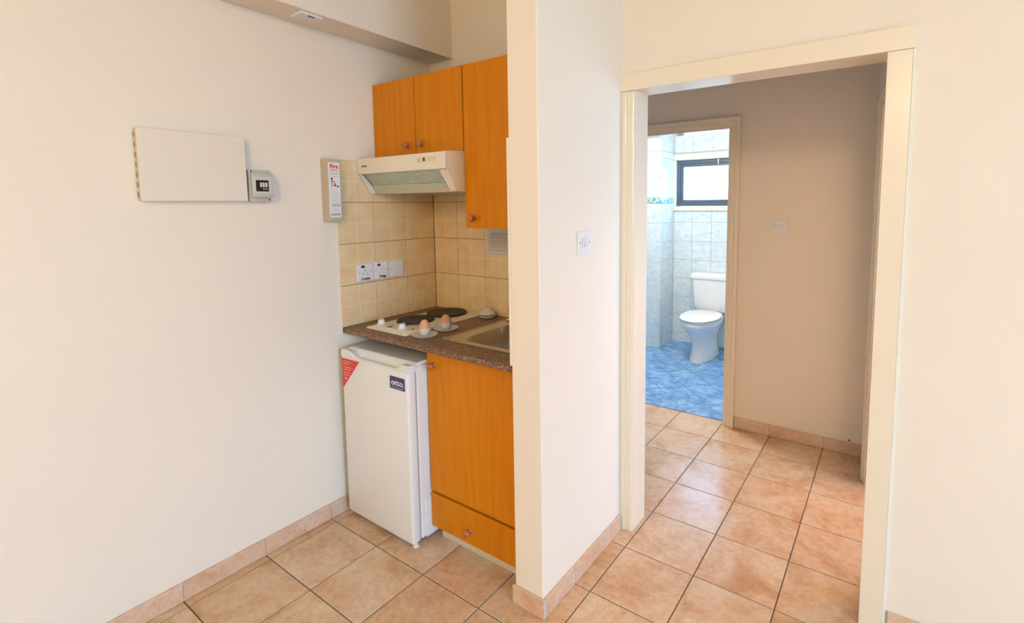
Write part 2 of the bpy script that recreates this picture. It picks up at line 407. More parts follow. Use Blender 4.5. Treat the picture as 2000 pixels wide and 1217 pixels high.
# bathroom floor: blue tiles laid on the diagonal
bf = struct('floor_bathroom', B(BX0, BX1, YH+0.052, YB, -0.06, -0.0028), BGROUT)
def clip_poly(poly, x0, x1, y0, y1):
    for ax, val, sgn in ((0, x0, 1), (0, x1, -1), (1, y0, 1), (1, y1, -1)):
        out = []
        for k in range(len(poly)):
            p, q = poly[k-1], poly[k]; dp, dq = (p[ax]-val)*sgn, (q[ax]-val)*sgn
            if (dp >= 0) != (dq >= 0):
                s = dp/(dp-dq); out.append((p[0]+(q[0]-p[0])*s, p[1]+(q[1]-p[1])*s))
            if dq >= 0: out.append(q)
        poly = out
        if not poly: return []
    return poly
BP = 0.307/math.sqrt(2); h = math.sqrt(0.5)
for i in range(0, 24):
    for j in range(-16, 16):
        u0, u1 = 2.84*h-12*BP+i*BP+0.0015, 2.84*h-12*BP+(i+1)*BP-0.0015
        v0, v1 = j*BP+0.0015, (j+1)*BP-0.0015
        poly = [((u-v)*h, (u+v)*h) for u, v in ((u0, v0), (u1, v0), (u1, v1), (u0, v1))]
        poly = clip_poly(poly, BX0, BX1, YH+0.055, YB)
        if len(poly) < 3: continue
        ar = abs(sum(poly[k-1][0]*poly[k][1]-poly[k][0]*poly[k-1][1] for k in range(len(poly))))/2
        if ar < 0.0006: continue
        obj('blue_floor_tile', prism(bmesh.new(), poly, 'z', -0.006, 0.0), BLUE, bf)

# ------------------------------------------------------------------ skirting tiles
def skirting(name, runs):
    """runs: list of (axis, fixed face, direction, cuts)"""
    base = None
    for axis, f, d, cuts in runs:
        for a, b in zip(cuts, cuts[1:]):
            a2, b2 = a+0.0012, b-0.0012
            lo, hi = sorted((f, f+d*0.0105))
            if base is None:
                ga, gb = cuts[0], cuts[-1]
                l2, h2 = sorted((f, f+d*0.006))
                base = struct(name, B(l2, h2, ga, gb, 0, 0.073) if axis == 'x' else B(ga, gb, l2, h2, 0, 0.073), WGROUT)
            bmm = bmesh.new()
            if axis == 'x': box(bmm, lo, hi, a2, b2, 0.001, 0.075, 0.0015, 1)
            else: box(bmm, a2, b2, lo, hi, 0.001, 0.075, 0.0015, 1)
            obj('skirting_tile', bmm, BTILE, base)
    return base
skirting('baseboard_left', [('x', 0.0, 1, [-4.3] + [k*T for k in range(-14, 0)] + [-0.22+0.19, YK-0.3])])
skirting('baseboard_partition_front', [('y', YP, -1, [XP0-0.008, XP1+0.0105])])
skirting('baseboard_partition_side', [('x', XP1, 1, [YP, 0.0, T, 0.398])])
skirting('baseboard_hall_back', [('y', YH, -1, [1.352, X0G+2*T, X0G+3*T, XH])])
skirting('baseboard_hall_front', [('y', 0.430, -1, [2.222, X0G+5*T, X0G+6*T, X0G+7*T, X0G+8*T, X0G+9*T, X0G+10*T])])

# ------------------------------------------------------------------ door frames
d1 = struct('door_1', B(OX0-0.02, OX0, 0.415, 0.552, 0, OZ), TRIM)      # left jamb lining
struct('jamb', B(OX1, OX1+0.02, 0.415, 0.552, 0, OZ), TRIM, d1)
struct('door_head', B(OX0-0.02, OX1+0.02, 0.415, 0.552, OZ, OZ+0.02), TRIM, d1)
bm = bmesh.new(); box(bm, XP1+0.0005, 1.216, YD+0.002, 0.418, 0, 1.979, 0.002); struct('casing', bm, TRIM, d1)
bm = bmesh.new(); box(bm, 1.2165, OX0-0.003, YD+0.008, 0.42, 0, 1.979, 0.003); struct('casing', bm, TRIM, d1)
bm = bmesh.new(); box(bm, OX1-0.002, 2.208, YD, 0.44, 0, 1.979, 0.002); struct('casing', bm, TRIM, d1)
bm = bmesh.new(); box(bm, XP1-0.002, 2.214, YD-0.002, 0.44, 1.9795, 2.05, 0.002); struct('casing', bm, TRIM, d1)
struct('edge_bead', prism(bmesh.new(), [(2.2085, 0.4045), (2.2135, 0.4065), (2.221, 0.431), (2.2085, 0.431)], 'z', 0.0, 1.979), TRIM, d1)
# bathroom door frame
d2 = struct('door_2', B(D2X1, D2X1+0.015, YH-0.004, YH+0.104, 0, D2Z), TRIM)
struct('jamb', B(D2X0-0.015, D2X0, YH-0.004, YH+0.104, 0, D2Z), TRIM, d2)
struct('door_head', B(D2X0-0.015, D2X1+0.015, YH-0.004, YH+0.104, D2Z, D2Z+0.015), TRIM, d2)
cw = 0.074
steps = [(0.0, 0.024, 0.010), (0.022, 0.052, 0.019), (0.050, cw, 0.028)]  # from the opening outwards
for sgn, xo in ((1, D2X1), (-1, D2X0)):
    bm = bmesh.new()
    for a, b, th in steps:
        xa, xb = sorted((xo+sgn*a, xo+sgn*b)); box(bm, xa, xb, YH-th, YH, 0, D2Z+b, 0.0025)
    struct('casing', bm, TRIM, d2)
bm = bmesh.new()
for a, b, th in steps: box(bm, D2X0-a-0.0015, D2X1+a+0.0015, YH-th+0.0002, YH, D2Z+a, D2Z+b-0.0002, 0.0025)
struct('casing', bm, TRIM, d2)
# frame of the hall's right-hand door
d3 = struct('door_3', skew(B(XH-0.004, XH+0.104, D3Y1, D3Y1+0.015, 0, D3Z)), TRIM)
struct('jamb', skew(B(XH-0.004, XH+0.104, D3Y0-0.015, D3Y0, 0, D3Z)), TRIM, d3)
struct('door_head', skew(B(XH-0.004, XH+0.104, D3Y0-0.015, D3Y1+0.015, D3Z, D3Z+0.015)), TRIM, d3)
for sgn, yo in ((1, D3Y1), (-1, D3Y0)):
    bm = bmesh.new()
    for a, b, th in [(0.0, 0.026, 0.010), (0.024, 0.05, 0.016), (0.048, 0.066, 0.022)]:
        ya, yb = sorted((yo+sgn*a, yo+sgn*b)); box(bm, XH-th, XH, ya, yb, 0, D3Z+b, 0.0025)
    struct('casing', skew(bm), TRIM, d3)
bm = bmesh.new()
for a, b, th in [(0.0, 0.026, 0.010), (0.024, 0.05, 0.016), (0.048, 0.066, 0.022)]: box(bm, XH-th+0.0002, XH, D3Y0-a-0.0015, D3Y1+a+0.0015, D3Z+a, D3Z+b-0.0002, 0.0025)
struct('casing', skew(bm), TRIM, d3)

# ------------------------------------------------------------------ windows
# bathroom window
bm = bmesh.new()
box(bm, 0.196, 0.965, YB-0.022, YB+0.02, 1.953, 2.018, 0.004); box(bm, 0.196, 0.965, YB-0.022, YB+0.02, 1.42, 1.468, 0.004)
box(bm, 0.205, 0.238, YB-0.018, YB+0.02, 1.46, 1.96, 0.003); box(bm, 0.922, 0.955, YB-0.018, YB+0.02, 1.46, 1.96, 0.003)
win = struct('window_1', bm, WTRIM)
def ringbox(bm, x0, x1, z0, z1, wdt, y0, y1, bev=0.002):
    box(bm, x0, x0+wdt, y0, y1, z0, z1, bev); box(bm, x1-wdt, x1, y0, y1, z0, z1, bev)
    box(bm, x0+wdt, x1-wdt, y0, y1, z0, z0+wdt, bev); box(bm, x0+wdt, x1-wdt, y0, y1, z1-wdt, z1, bev); return bm
struct('window_frame', ringbox(bmesh.new(), 0.239, 0.921, 1.469, 1.948, 0.034, YB+0.01, YB+0.07), ALU, win)
sash = struct('sash', ringbox(bmesh.new(), 0.270, 0.890, 1.500, 1.917, 0.036, YB+0.02, YB+0.06), ALU, win)
struct('pane', B(0.306, 0.854, YB+0.038, YB+0.043, 1.536, 1.881), FROST, sash)
bm = bmesh.new(); box(bm, 0.672, 0.682, YB-0.012, YB+0.02, 1.89, 1.945, 0.002); lathe(bm, [(0.0, 0), (0.009, 0.001), (0.009, 0.016), (0, 0.017)], (0.677, YB-0.002, 1.935), '-y', 12)
struct('latch', bm, CHROME, sash)
# balcony window behind and right of the camera
def xring(bm, y0, y1, z0, z1, wdt, x0, x1):
    box(bm, x0, x1, y0, y0+wdt, z0, z1); box(bm, x0, x1, y1-wdt, y1, z0, z1); box(bm, x0, x1, y0+wdt, y1-wdt, z0, z0+wdt); box(bm, x0, x1, y0+wdt, y1-wdt, z1-wdt, z1); return bm
w2 = struct('window_2', xring(bmesh.new(), WY0, WY1, WZ0, WZ1, 0.05, 6.03, 6.09), ALU)
for a, b in ((WY0+0.05, (WY0+WY1)/2), ((WY0+WY1)/2, WY1-0.05)):
    s = struct('sash', xring(bmesh.new(), a, b, 0.05, WZ1-0.05, 0.05, 6.04, 6.08), ALU, w2)
    struct('pane', B(6.058, 6.062, a+0.05, b-0.05, 0.10, WZ1-0.10), CLEAR, s)
w3 = struct('window_3', xring(bmesh.new(), 1.0, 1.8, 1.1, 2.1, 0.05, 3.33, 3.39), ALU)
struct('pane', B(3.358, 3.362, 1.05, 1.75, 1.15, 2.05), CLEAR, w3)

# ------------------------------------------------------------------ kitchen wall tiles
TF = 0.0085
ts = struct('trim_2', B(0, 0.005, -0.190, YK, 0.90, 1.720), KGROUT); ts['label'] = 'beige tiled splashback on the left kitchen wall'
cols = [-0.197, 0.003, 0.203, 0.4035]; rows = [0.9165, 1.118, 1.320, 1.521, 1.7225]
J2 = 0.0011
src = None
for a, b in zip(cols, cols[1:]):
    for c, d in zip(rows, rows[1:]):
        obj('wall_tile', box(bmesh.new(), 0.001, TF, a+J2, b-J2, c+J2, d-J2, 0.0012, 1), KTX, ts)
struct('plaster_edge', B(0, 0.0078, -0.2015, -0.1965, 0.885, 1.7255, bev=0.0015), WALL, ts)
struct('plaster_edge', B(0, 0.0078, -0.1965, 0.404, 1.7222, 1.7262, bev=0.0015), WALL, ts)
tb = struct('trim_3', B(0.009, XP0, YK-0.005, YK, 0.90, 1.722), KGROUT); tb['label'] = 'beige tiled splashback on the back kitchen wall'
bc = [0.009, 0.192, 0.394, 0.596, 0.798, 1.000, XP0-0.009]
for a, b in zip(bc, bc[1:]):
    for c, d in zip(rows, rows[1:]):
        obj('wall_tile', box(bmesh.new(), a+J2, b-J2, YK-TF, YK-0.001, c+J2, d-J2, 0.0012, 1), KTY, tb)
tr = struct('trim_4', B(XP0-0.005, XP0, YP+0.002, YK-0.009, 0.92, 1.735), WGROUT); tr['label'] = 'beige tiled splashback on the inner face of the partition'
rc = [YP+0.012, 0.003, 0.203, 0.4035]
for a, b in zip(rc, rc[1:]):
    for c, d in zip(rows, rows[1:]):
        obj('wall_tile', box(bmesh.new(), XP0-TF, XP0-0.001, a+J2, b-J2, c+J2, d-J2, 0.0012, 1), KTX, tr)
struct('plaster_edge', B(XP0-0.010, XP0+0.001, YP, YP+0.011, 0.92, 1.735, bev=0.002), WALL, tr)

# bathroom wall tiles
brow = [0.0, 0.102, 0.302, 0.502, 0.702, 0.902, 1.101, 1.301, 1.500, 1.558, 1.76, 1.96, 2.03, 2.21]
def btile(m, x0, x1, y0, y1, z0, z1, par): obj('wall_tile', box(bmesh.new(), x0, x1, y0, y1, z0, z1, 0.0012, 1), m, par)
bcol = [PX+0.008, 0.418, 0.620, 0.822, 1.024, 1.226, 1.428, 1.63, BX1]
for c, d in zip(brow, brow[1:]):
    for a, b in zip(bcol, bcol[1:]):
        if c > 1.3 and d < 2.04 and a < 0.8:
            # cut round the window surround
            if d <= 1.502: btile(BATHT, a+.001, b-.001, YB-0.008, YB-0.001, c+.001, 1.419, wbb)
            continue
        if c >= 1.3 and d < 2.04 and a < 0.96:
            btile(BORDER if c == 1.5 else BATHT, max(a, 0.967)+.001, b-.001, YB-0.008, YB-0.001, c+.001, d-.001, wbb); continue
        btile(BORDER if c == 1.5 else BATHT, a+.001, b-.001, YB-0.008, YB-0.001, c+.001, d-.001, wbb)
    mm = BORDER if c == 1.5 else BATHT
    for a, b in ((PX-0.202*2, PX-0.202), (PX-0.202, PX+0.008)): btile(mm, a+.001, b-.001, PY-0.008, PY-0.001, c+.001, d-.001, wpier)
    for a, b in ((PY, PY+0.16), (PY+0.16, YB-0.009)): btile(mm, PX+0.001, PX+0.008, a+.001, b-.001, c+.001, d-.001, wpier)
struct('paint_band', B(BX0, BX1, YB-0.004, YB-0.0005, 2.212, BZ), CEIL, wbb)
struct('paint_band', B(BX0, PX+0.004, PY-0.004, YB-0.0005, 2.212, BZ), CEIL, wpier)

# ------------------------------------------------------------------ fitted kitchen
def knob(parent, x, y, z):
    return obj('knob', lathe(bmesh.new(), [(0.0115, 0), (0.0095, 0.003), (0.0068, 0.009), (0.0075, 0.014), (0.0145, 0.019), (0.0165, 0.024), (0.0135, 0.030), (0.006, 0.0325), (0, 0.033)], (x, y, z), '-y', 20), KNOBM, parent, smooth=True)
YF = -0.132                                   # face of the base unit's door
bc_ = thing('base_cabinet', 'orange wood base cabinet with door and drawer under the worktop', 'cabinet', (0.79, 0.1, 0))
bm = bmesh.new(); box(bm, 0.527, 0.545, YF+0.019, 0.40, 0.068, 0.886); box(bm, 1.036, 1.054, YF+0.019, 0.40, 0.068, 0.886); box(bm, 0.545, 1.036, YF+0.019, 0.40, 0.068, 0.086); box(bm, 0.545, 1.036, 0.39, 0.40, 0.086, 0.70); box(bm, 0.545, 1.036, YF+0.03, 0.39, 0.215, 0.232)
obj('carcass', bm, CARC, bc_)
dr = obj('door', B(0.527, 1.052, YF, YF+0.018, 0.2345, 0.872, bev=0.0012, seg=1), WOOD, bc_); knob(dr, 0.570, YF, 0.815)
dw = obj('drawer_front', B(0.527, 1.052, YF, YF+0.018, 0.066, 0.2225, bev=0.0012, seg=1), WOOD, bc_); knob(dw, 0.760, YF, 0.127)
obj('plinth', B(0.548, 1.000, -0.092, -0.076, 0.0, 0.066), PLIN, bc_)
obj('plinth_return', B(1.0015, 1.055, -0.094, -0.078, 0.0, 0.066), WOOD, bc_)

# worktop with the sink cut-out
wt = thing('worktop', 'brown granite-pattern laminate worktop over the fridge and cabinet', 'worktop', (0.53, 0.1, 0.887))
ZT = 0.917
bm = bmesh.new()
fr = [(-0.09, 0.888), (-0.09, ZT), (-0.182, ZT), (-0.190, ZT-0.003), (-0.196, ZT-0.009), (-0.197, 0.899), (-0.194, 0.891), (-0.187, 0.888)]
prism(bm, fr, 'x', 0.009, XP0-0.009)
box(bm, 0.009, 0.585, -0.09, YK-0.009, 0.888, ZT); box(bm, 0.585, XP0-0.009, 0.37, YK-0.009, 0.888, ZT); box(bm, 1.045, XP0-0.009, -0.09, 0.37, 0.888, ZT)
bmesh.ops.remove_doubles(bm, verts=bm.verts[:], dist=1e-5)
obj('worktop_board', bm, GRAN, wt)
obj('end_cap', prism(bmesh.new(), [(y+0.0006, z) for y, z in fr[1:]] + [(-0.09, 0.888)], 'x', XP0-0.0095, XP0-0.001), GRAN, wt)

# inset sink
sk = thing('kitchen_sink', 'stainless steel inset sink bowl in the worktop', 'sink', (0.81, 0.14, 0.75))
n = 6
outer = rrect(0.568, 1.050, -0.088, 0.385, 0.012, n)
mid1 = rrect(0.576, 1.044, -0.081, 0.378, 0.02, n)
inn = rrect(0.648, 1.030, -0.050, 0.310, 0.075, n)
inn1 = rrect(0.652, 1.026, -0.046, 0.306, 0.073, n)
inn2 = rrect(0.666, 1.012, -0.030, 0.290, 0.07, n)
inn3 = rrect(0.700, 0.980, 0.005, 0.255, 0.06, n)
Z = lambda pts, z: [(x, y, z) for x, y in pts]
bm = loft(bmesh.new(), [Z(outer, ZT+0.0008), Z(outer, ZT+0.004), Z(mid1, ZT+0.0045), Z(mid1, ZT+0.003), Z(inn, ZT+0.002), Z(inn1, ZT-0.004), Z(inn2, ZT-0.13), Z(inn3, ZT-0.15)], cap=(False, True))
obj('bowl', bm, STEEL, sk, smooth=True)
obj('drain', lathe(bmesh.new(), [(0.0, 0.0), (0.022, 0.001), (0.032, 0.003), (0.034, 0.0), (0.034, -0.002), (0, -0.002)], (0.84, 0.13, ZT-0.149), 'z', 24), CHROME, sk, smooth=True)
tp = thing('kitchen_tap', 'chrome tap at the back edge of the kitchen sink', 'tap', (0.70, 0.345, ZT+0.004))
bm = bmesh.new(); box(bm, 0.592, 0.80, 0.332, 0.366, ZT+0.0035, ZT+0.013, 0.004); obj('deck_plate', bm, CHROME, tp)
obj('valve', lathe(bmesh.new(), [(0.018, 0), (0.018, 0.03), (0.012, 0.04), (0.012, 0.06), (0.0, 0.062)], (0.76, 0.349, ZT+0.012), 'z', 20), CHROME, tp, smooth=True)
obj('spout', tube(bmesh.new(), [(0.76, 0.349, ZT+0.06), (0.76, 0.347, ZT+0.12), (0.765, 0.32, ZT+0.16), (0.775, 0.26, ZT+0.175), (0.785, 0.2, ZT+0.165), (0.79, 0.18, ZT+0.145)], 0.009), CHROME, tp, smooth=True)
obj('handle', lathe(bmesh.new(), [(0.006, 0), (0.006, 0.008), (0.009, 0.010), (0.009, 0.016), (0, 0.018)], (0.604, 0.349, ZT+0.012), 'z', 16), WHITE, tp, smooth=True)

# electric hob
hb = thing('electric_hob', 'cream enamel two-ring electric hob on the worktop', 'hob', (0.25, 0.13, ZT))
bm = bmesh.new()
o1 = rrect(0.108, 0.396, -0.138, 0.398, 0.008, 3); o2 = rrect(0.112, 0.392, -0.134, 0.394, 0.008, 3); o3 = rrect(0.128, 0.378, -0.118, 0.380, 0.01, 3); o4 = rrect(0.132, 0.374, -0.114, 0.376, 0.01, 3)
loft(bm, [Z(o1, ZT+0.0005), Z(o1, ZT+0.005), Z(o2, ZT+0.008), Z(o3, ZT+0.009), Z(o4, ZT+0.013)], cap=(True, True))
obj('hob_plate', bm, HOB, hb, smooth=True)
for x, y, r in ((0.232, 0.060, 0.088), (0.243, 0.262, 0.103)):
    p = obj('hotplate', lathe(bmesh.new(), [(r+0.004, 0), (r+0.004, 0.004), (r, 0.005), (r-0.002, 0.0105), (0.028, 0.0105), (0.026, 0.0085), (0, 0.0085)], (x, y, ZT+0.0127), 'z', 48), IRON, hb, smooth=True)
for x, y in ((0.146, -0.078), (0.303, -0.079)):
    k = obj('control_knob', lathe(bmesh.new(), [(0.021, 0), (0.021, 0.004), (0.0165, 0.007), (0.0155, 0.018), (0.0135, 0.021), (0, 0.0215)], (x, y, ZT+0.0127), 'z', 24), WHITE, hb, smooth=True)
    obj('pointer', B(x-0.0016, x+0.0016, y-0.013, y+0.013, ZT+0.033, ZT+0.037), WHITE, k)
obj('badge', lathe(bmesh.new(), [(0.0, 0), (0.016, 0), (0.016, 0.0008), (0, 0.0008)], (0.232, -0.094, ZT+0.0132), 'z', 24, 1.0, 0.4), BLACK, hb)
obj('pilot_light', lathe(bmesh.new(), [(0.0045, 0), (0.0045, 0.002), (0, 0.003)], (0.212, -0.066, ZT+0.013), 'z', 12), REDSW, hb)
obj('symbol', B(0.350, 0.362, -0.07, -0.055, ZT+0.0129, ZT+0.0135), BLACK, hb)

# eggs in cups
def egg_prof(r, hh):
    return [(r*math.sin(t)*(1 - 0.16*math.cos(math.pi - t)*1.0 if False else 1 - 0.13*(-math.cos(t))), hh/2*(1 - math.cos(t))) for t in [math.pi*k/16 for k in range(17)]]
def egg_cup(x, y, lab1, lab2, em, hh):
    c = thing('egg_cup', lab1, 'egg cup', (x, y, ZT), None)
    # broad saucer foot
    obj('saucer', lathe(bmesh.new(), [(0.0, 0.0005), (0.046, 0.0005), (0.057, 0.006), (0.059, 0.009), (0.056, 0.009), (0.044, 0.004), (0.0, 0.004)], (x, y, ZT), 'z', 40), CUP, c, smooth=True)
    obj('cup', lathe(bmesh.new(), [(0.014, 0.0), (0.018, 0.004), (0.024, 0.018), (0.0275, 0.034), (0.0258, 0.034), (0.0215, 0.018), (0.014, 0.007), (0.0, 0.006)], (x, y, ZT+0.004), 'z', 32), CUP, c, smooth=True)
    pr = [(r, h_) for r, h_ in [(0.0235*math.sin(t)*(1+0.12*math.cos(t)), hh/2*(1-math.cos(t))) for t in [math.pi*k/18 for k in range(19)]]]
    pr[0] = (0, 0); pr[-1] = (0, hh)
    e = obj('egg', lathe(bmesh.new(), pr, (x, y, ZT+0.0115), 'z', 28), em, None, smooth=True)
    tag(e, lab2, 'egg')
egg_cup(0.462, -0.083, 'clear plastic egg cup with saucer foot beside the hob knobs', 'pale brown egg in the egg cup nearer the worktop front edge', EGG, 0.064)
egg_cup(0.456, 0.052, 'clear plastic egg cup with saucer foot next to the sink corner', 'darker brown egg in the egg cup beside the rear hotplate', EGG2, 0.062)

# little lidded dish at the wall
ds = thing('soap_dish', 'small grey-white porcelain dish with lid against the tiles', 'dish', (0.455, 0.346, ZT))
obj('dish', lathe(bmesh.new(), [(0.0, 0.0005), (0.034, 0.0005), (0.040, 0.005), (0.047, 0.012), (0.048, 0.015), (0.044, 0.0155), (0.034, 0.012), (0, 0.012)], (0.455, 0.346, ZT), 'z', 32), DISH, ds, smooth=True)
obj('lid', lathe(bmesh.new(), [(0.0, 0.0145), (0.034, 0.016), (0.044, 0.021), (0.0445, 0.025), (0.040, 0.033), (0.031, 0.039), (0.018, 0.042), (0.016, 0.047), (0.010, 0.050), (0, 0.0505)], (0.455, 0.346, ZT), 'z', 32), DISH, ds, smooth=True)

# fridge
FX0, FX1, FY = 0.046, 0.521, -0.236
fg = thing('refrigerator', 'small white under-counter fridge standing on the tiled floor', 'fridge', (0.257, 0.05, 0))
bm = B(FX0+0.004, FX1-0.002, FY+0.052, 0.33, 0.026, 0.814, bev=0.006); obj('body', bm, FRIDGE, fg)
obj('base_step', B(FX1-0.003, FX1+0.003, FY+0.075, 0.32, 0.024, 0.20, bev=0.002), FRIDGE, fg)
obj('top_panel', B(FX0+0.002, FX1, FY+0.050, 0.335, 0.814, 0.830, bev=0.004), FRIDGE, fg)
fd = obj('door', B(FX0, FX1, FY, FY+0.046, 0.022, 0.801, bev=0.010, seg=3), FRIDGE, fg, smooth=True)
obj('door_seal', B(FX0+0.008, FX1-0.008, FY+0.045, FY+0.053, 0.03, 0.79), SEAL, fd)
# top cap of the door with the scooped hand grip
N = 40; front = []; loops = []
for k in range(N+1):
    x = FX0 + (FX1-FX0)*k/N; s = k/N
    def sm(a, b, t): t = max(0, min(1, (t-a)/(b-a))); return t*t*(3-2*t)
    g = sm(0.10, 0.28, s) * (1 - sm(0.80, 0.93, s))
    zf = 0.827 - 0.024*g; ym = FY + 0.004 + 0.014*g
    loops.append([(x, FY+0.046, 0.793), (x, FY+0.001, 0.793), (x, FY-0.0005, 0.798), (x, FY+0.0005 - 0.002*g, zf-0.006), (x, FY+0.006, zf), (x, ym+0.010, zf-0.004*g), (x, FY+0.036, 0.822-0.010*g), (x, FY+0.046, 0.828)])
obj('door_cap', loft(bmesh.new(), loops), FRIDGE, fd, smooth=True)
for x, y in ((FX0+0.04, FY+0.06), (FX1-0.018, FY+0.028), (FX0+0.04, 0.29), (FX1-0.04, 0.29)):
    obj('foot', lathe(bmesh.new(), [(0.013, 0), (0.013, 0.008), (0.009, 0.010), (0.009, 0.027)], (x, y, 0), 'z', 16), WHITE, fg)
st = obj('red_sticker', prism(bmesh.new(), [(0.0515, 0.787), (0.187, 0.789), (0.053, 0.641)], 'y', FY-0.0006, FY), REDST, fd)
for k, (zz, ln) in enumerate(((0.774, 7), (0.763, 6), (0.747, 8), (0.735, 6), (0.720, 6), (0.708, 5))):
    bm = bmesh.new()
    for q in range(ln): box(bm, 0.064+q*0.0085, 0.064+q*0.0085+random.uniform(0.004, 0.0072), FY-0.0009, FY-0.0005, zz-0.0025, zz+0.0025)
    obj('printed_line', bm, PINKT, st)
obj('printed_mark', B(0.067, 0.086, FY-0.0009, FY-0.0005, 0.686, 0.695), PINKT, st)
bg = obj('badge', B(0.405, 0.503, FY-0.0016, FY, 0.714, 0.769), NAVY, fd, label='navy badge with white lettering')
lettering('lettering', 'otto', 0.037, (0.4535, FY-0.0018, 0.7315), (1, 0, 0), (0, 0, 1), WHITE, bg, bold=0.0004, align='CENTER', wide=1.2)
obj('swoosh', tube(bmesh.new(), [(x+0.0255, FY-0.0018, z+0.0115) for x, z in ((0.391, 0.7115), (0.425, 0.7095), (0.455, 0.7085), (0.466, 0.7115), (0.471, 0.719), (0.470, 0.727))], 0.0009, 6), WHITE, bg)

# wall cabinets
UY = 0.030
wc = thing('wall_cabinet', 'orange wood two-door wall cabinet above the cooker hood', 'cabinet', (0.31, 0.21, 1.74))
bm = bmesh.new(); box(bm, 0.002, 0.020, UY+0.019, 0.404, 1.742, 2.100); box(bm, 0.604, 0.622, UY+0.019, 0.404, 1.742, 2.100); box(bm, 0.020, 0.604, UY+0.019, 0.404, 1.742, 1.758); box(bm, 0.020, 0.604, UY+0.019, 0.404, 2.084, 2.100); box(bm, 0.020, 0.604, 0.395, 0.404, 1.758, 2.084)
obj('carcass', bm, CARC, wc)
a = obj('door', B(0.003, 0.3085, UY, UY+0.018, 1.742, 2.102, bev=0.0012, seg=1), WOOD, wc); knob(a, 0.262, UY, 1.787)
b = obj('door', B(0.3135, 0.6175, UY, UY+0.018, 1.742, 2.102, bev=0.0012, seg=1), WOOD, wc); knob(b, 0.362, UY, 1.787)
wc2 = thing('wall_cabinet', 'tall orange wood single-door wall cabinet beside the partition', 'cabinet', (0.84, 0.21, 1.40))
obj('carcass', B(0.6245, 1.054, UY+0.019, 0.4025, 1.402, 2.100), CARC, wc2)
a = obj('door', B(0.6245, 1.054, UY, UY+0.018, 1.402, 2.102, bev=0.0012, seg=1), WOOD, wc2); knob(a, 0.676, UY, 1.446)

# cooker hood
HX0_, HX1_ = 0.012, 0.619; HY = -0.082
hd = thing('cooker_hood', 'cream slanted cooker hood fixed under the two-door cabinet', 'cooker hood', (0.315, 0.15, 1.556))
side = [(HY+0.013, 1.7285), (HY+0.0125, 1.650), (-0.016, 1.564), (0.39, 1.557), (0.39, 1.7385), (UY-0.004, 1.7385)]
for x0 in (HX0_, HX1_-0.008): obj('side_panel', prism(bmesh.new(), side, 'x', x0, x0+0.008, 0.0015), HOODM, hd)
fas = obj('fascia', B(HX0_-0.0012, HX1_+0.0012, HY, HY+0.016, 1.657, 1.7295, bev=0.003), HOODM, hd)
obj('top_panel', prism(bmesh.new(), [(HY+0.012, 1.727), (UY-0.004, 1.735), (0.39, 1.735), (0.39, 1.739), (UY-0.004, 1.739), (HY+0.012, 1.731)], 'x', HX0_+0.001, HX1_-0.001), HOODM, hd)
# slanted underside with mesh filter
def sl(s, off=0.0):                           # along the slant from the fascia to the lower back edge
    y, z = HY+0.016 + (0.012-(HY+0.016))*s, 1.662 + (1.582-1.662)*s
    ny, nz = -0.080, -0.078; L = math.hypot(ny, nz); return (y + ny/L*off, z + nz/L*off)
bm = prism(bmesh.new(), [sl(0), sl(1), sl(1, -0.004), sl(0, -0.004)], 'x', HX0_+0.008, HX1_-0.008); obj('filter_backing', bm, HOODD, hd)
bm = bmesh.new()
for k in range(7):
    s0 = 0.03 + k*0.096; prism(bm, [sl(s0, 0.003), sl(s0+0.055, 0.003), sl(s0+0.055, 0), sl(s0, 0)], 'x', 0.050, 0.585)
for k in range(25):
    x = 0.050 + k*0.0219; prism(bm, [sl(0.03, 0.0035), sl(0.68, 0.0035), sl(0.68, 0), sl(0.03, 0)], 'x', x, x+0.0085)
obj('filter_grille', bm, HOODG, hd)
obj('lamp_cover', prism(bmesh.new(), [sl(0.70, 0.006), sl(1.0, 0.006), sl(1.0, 0), sl(0.70, 0)], 'x', 0.03, 0.60, 0.001), HOODG, hd)
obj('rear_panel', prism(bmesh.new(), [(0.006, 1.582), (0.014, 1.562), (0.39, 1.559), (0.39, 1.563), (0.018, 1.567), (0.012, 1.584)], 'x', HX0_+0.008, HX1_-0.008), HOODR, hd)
obj('flap_arm', prism(bmesh.new(), [(HY+0.012, 1.656), (-0.006, 1.564), (0.012, 1.566), (HY+0.03, 1.660)], 'x', 0.570, 0.606, 0.003), HOODM, hd)
cp = obj('control_panel', prism(bmesh.new(), rrect(0.447, 0.565, 1.690, 1.712, 0.010, 5), 'y', HY-0.0025, HY), CREAMPL, fas)
obj('slider_slot', B(0.462, 0.466, HY-0.0034, HY-0.002, 1.693, 1.709), GREYP, cp)
obj('slider', B(0.492, 0.500, HY-0.006, HY-0.002, 1.694, 1.708, bev=0.001), BLACK, cp)
obj('button', B(0.520, 0.548, HY-0.004, HY-0.002, 1.694, 1.708, bev=0.0008), CREAMPL, cp)
lettering('lettering', 'NAVE', 0.0125, (0.049, HY-0.0006, 1.6885), (1, 0, 0), (0, 0, 1), BLACK, fas, bold=0.0001, wide=1.25)

